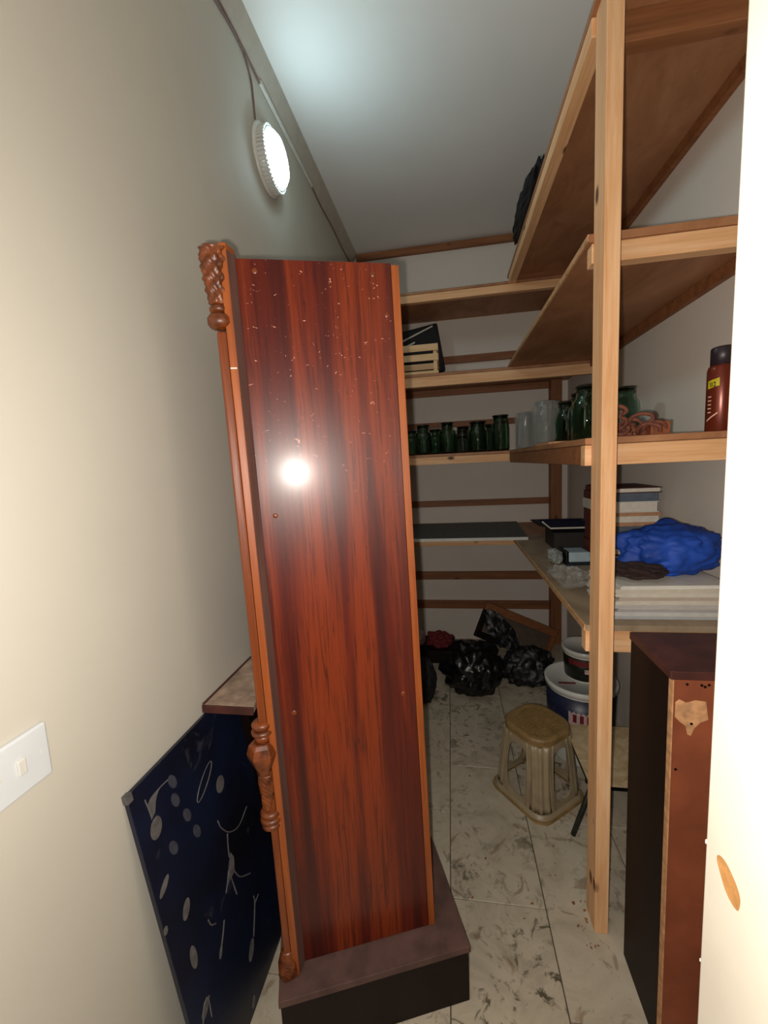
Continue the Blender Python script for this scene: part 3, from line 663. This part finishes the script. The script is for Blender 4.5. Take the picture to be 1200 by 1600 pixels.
jar(.545, 1.82, .200, .055, .040, GGREEN, 'dark green jar second from the pine post', g)
jar(.515, 1.66, .205, .055, .038, GGREEN, 'tallest dark green jar next to the pine post', g)
jar(.665, 1.95, .190, .055, .040, GGREEN, 'dark green jar farthest back near the right wall', g)
jar(.67, 1.74, .200, .055, .040, GGREEN, 'dark green jar by the right wall behind the tallest one', g)
tag(obj('cardboard_strip', box(.353, .45, 1.55, 1.80, ZJ - .0002, ZJ + .008), TAN, bevel=.001), 'pale cardboard strip on the shelf edge under the jars by the post', 'cardboard')
jar(-.088, 2.80, .165, .055, .040, GGREEN, 'green jar half hidden between the two leftmost green jars', g)
jar(.245, 2.80, .175, .055, .042, GGREEN, 'green jar half hidden behind the wide-mouthed and bright green jars', g)
# heap of brown cord with a wood block
bm = bmesh.new()
for k in range(15):
    t0 = k / 15; cx = .44 + .11 * random.random(); hz = .078 * (1 - (cx - .44) / .15); pts = []
    cz = ZJ + .006 + random.random() * hz; cyy = 1.235 + random.uniform(-.03, .03); ang = random.uniform(0, 6.28); tl_ = random.uniform(-.5, .5)
    for s_ in range(8):
        a_ = ang + s_ * .8; rr_ = .016 + .006 * random.random(); pts.append((cx + rr_ * math.cos(a_) * 1.3, cyy + .02 * math.sin(a_ * .7 + tl_), max(ZJ + .0075, cz + .002 + rr_ * math.sin(a_) * .8)))
    tube(smoothpath(pts, 4), .0055, 7, bm)
tag(obj('cord_heap', bm, BROWNC, smooth=True), 'heap of knotted brown cord on the shelf right of the post', 'cord')
tag(obj('wood_block', box(.532, .580, 1.20, 1.245, ZJ, ZJ + .036), plain('red_brown_block', '#96522e', .6, .25, 25), bevel=.003), 'small red-brown wooden block at the end of the cord heap', 'wood block')
# aerosol can
cn = thing('aerosol_can', 'red-brown aerosol can with dark cap and yellow print at the right end of the shelf', 'spray can', (.713, 1.23, ZJ))
cc_ = (.713, 1.23)
obj('body', lathe([(0, 0), (.030, 0), (.0325, .004), (.0325, .158), (.030, .168), (.024, .174), (0, .174)], 40, (*cc_, ZJ)), CANR, cn, True)
obj('cap', lathe([(0, .170), (.0265, .170), (.0265, .214), (.024, .217), (0, .217)], 32, (*cc_, ZJ)), CANC, cn, True)
Tt = Matrix.Translation((*cc_, ZJ)) @ Matrix.Rotation(R(0), 4, 'Z')
def cp(z0, z1, a0, a1, m, sl=0, nm='label_print', r=.0326):
    bm = patch(0, 0, r, z0, z1, a0, a1, .0005)
    for v in bm.verts: v.co.z += sl * (math.degrees(math.atan2(v.co.y, v.co.x)) - a0)
    bm.transform(Tt); obj(nm, bm, m, cn)
cp(.112, .132, -178, -128, YEL, .00012); cp(.116, .128, -150, -142, CANC, .00012, r=.0332); cp(.119, .125, -148, -144, YEL, .00012, r=.0338); cp(.116, .128, -165, -162, CANC, .00012, r=.0332); cp(.116, .128, -158, -155, CANC, .00012, r=.0332)
cp(.138, .142, -175, -135, REDP, .0001); cp(.028, .032, -178, -130, CREAML, .0004)
for k in range(5): cp(.050 + k * .010, .053 + k * .010, -175, -158, CREAML)

# ------------------------------------------------------------------ crate and case on the middle back shelf
cr = thing('slatted_crate', 'small pale slatted wooden crate on the middle back shelf', 'crate', (-.2, 2.65, 1.8625))
ZM = 1.8625
for z0 in (.002, .076, .132):
    h = .016 if z0 == .002 else .038
    obj('slat', box(-.42, -.047, 2.505, 2.511, ZM + z0, ZM + z0 + h), PALEW, cr, bevel=.0008, seg=1); obj('slat', box(-.42, -.047, 2.744, 2.75, ZM + z0, ZM + z0 + h), PALEW, cr, bevel=.0008, seg=1)
    obj('slat', box(-.053, -.047, 2.532, 2.722, ZM + z0, ZM + z0 + h), PALEW, cr); obj('slat', box(-.42, -.414, 2.532, 2.722, ZM + z0, ZM + z0 + h), PALEW, cr)
for x in (-.075, -.412):
    for y in (2.5115, 2.7225): obj('corner_post', box(x, x + .02, y, y + .02, ZM, ZM + .17), PALEW, cr)
obj('base', box(-.41, -.055, 2.534, 2.72, ZM + .003, ZM + .009), PALEW, cr)
cs = thing('black_case', 'black case with two pale straps leaning behind the slatted crate', 'case', (-.2, 2.84, ZM))
T = Matrix.Translation((-.235, 2.83, ZM + .04)) @ Matrix.Rotation(R(-9), 4, 'Y') @ Matrix.Rotation(R(4), 4, 'X')
obj('shell', box(-.20, .23, -.04, .05, 0, .30, T=T), BLACKC, cs, bevel=.012, seg=3)
for z0, z1, x1 in ((.20, .285, .20), (.16, .215, .07)):
    bm = tube([(-.19, -.043, z0), (x1, -.043, z1)], .005); bm.transform(T); obj('strap', bm, PAPER, cs)

# dark bundle hanging over the top shelf edge
bm = tube(smoothpath([(.345, 1.62, 2.49), (.338, 1.70, 2.43), (.345, 1.80, 2.41), (.335, 1.92, 2.405), (.335, 2.05, 2.40), (.342, 2.2, 2.40)]), .02, 12, rr=None)
tag(obj('dark_bundle', bag((.375, 1.98, 2.415), (.05, .28, .050), .18, 41, 5, 2.3725, shear=(0, -.2)), BLACKC), 'dark cloth bundle spilling over the edge of the top shelf near the ceiling', 'cloth'); bm.free()
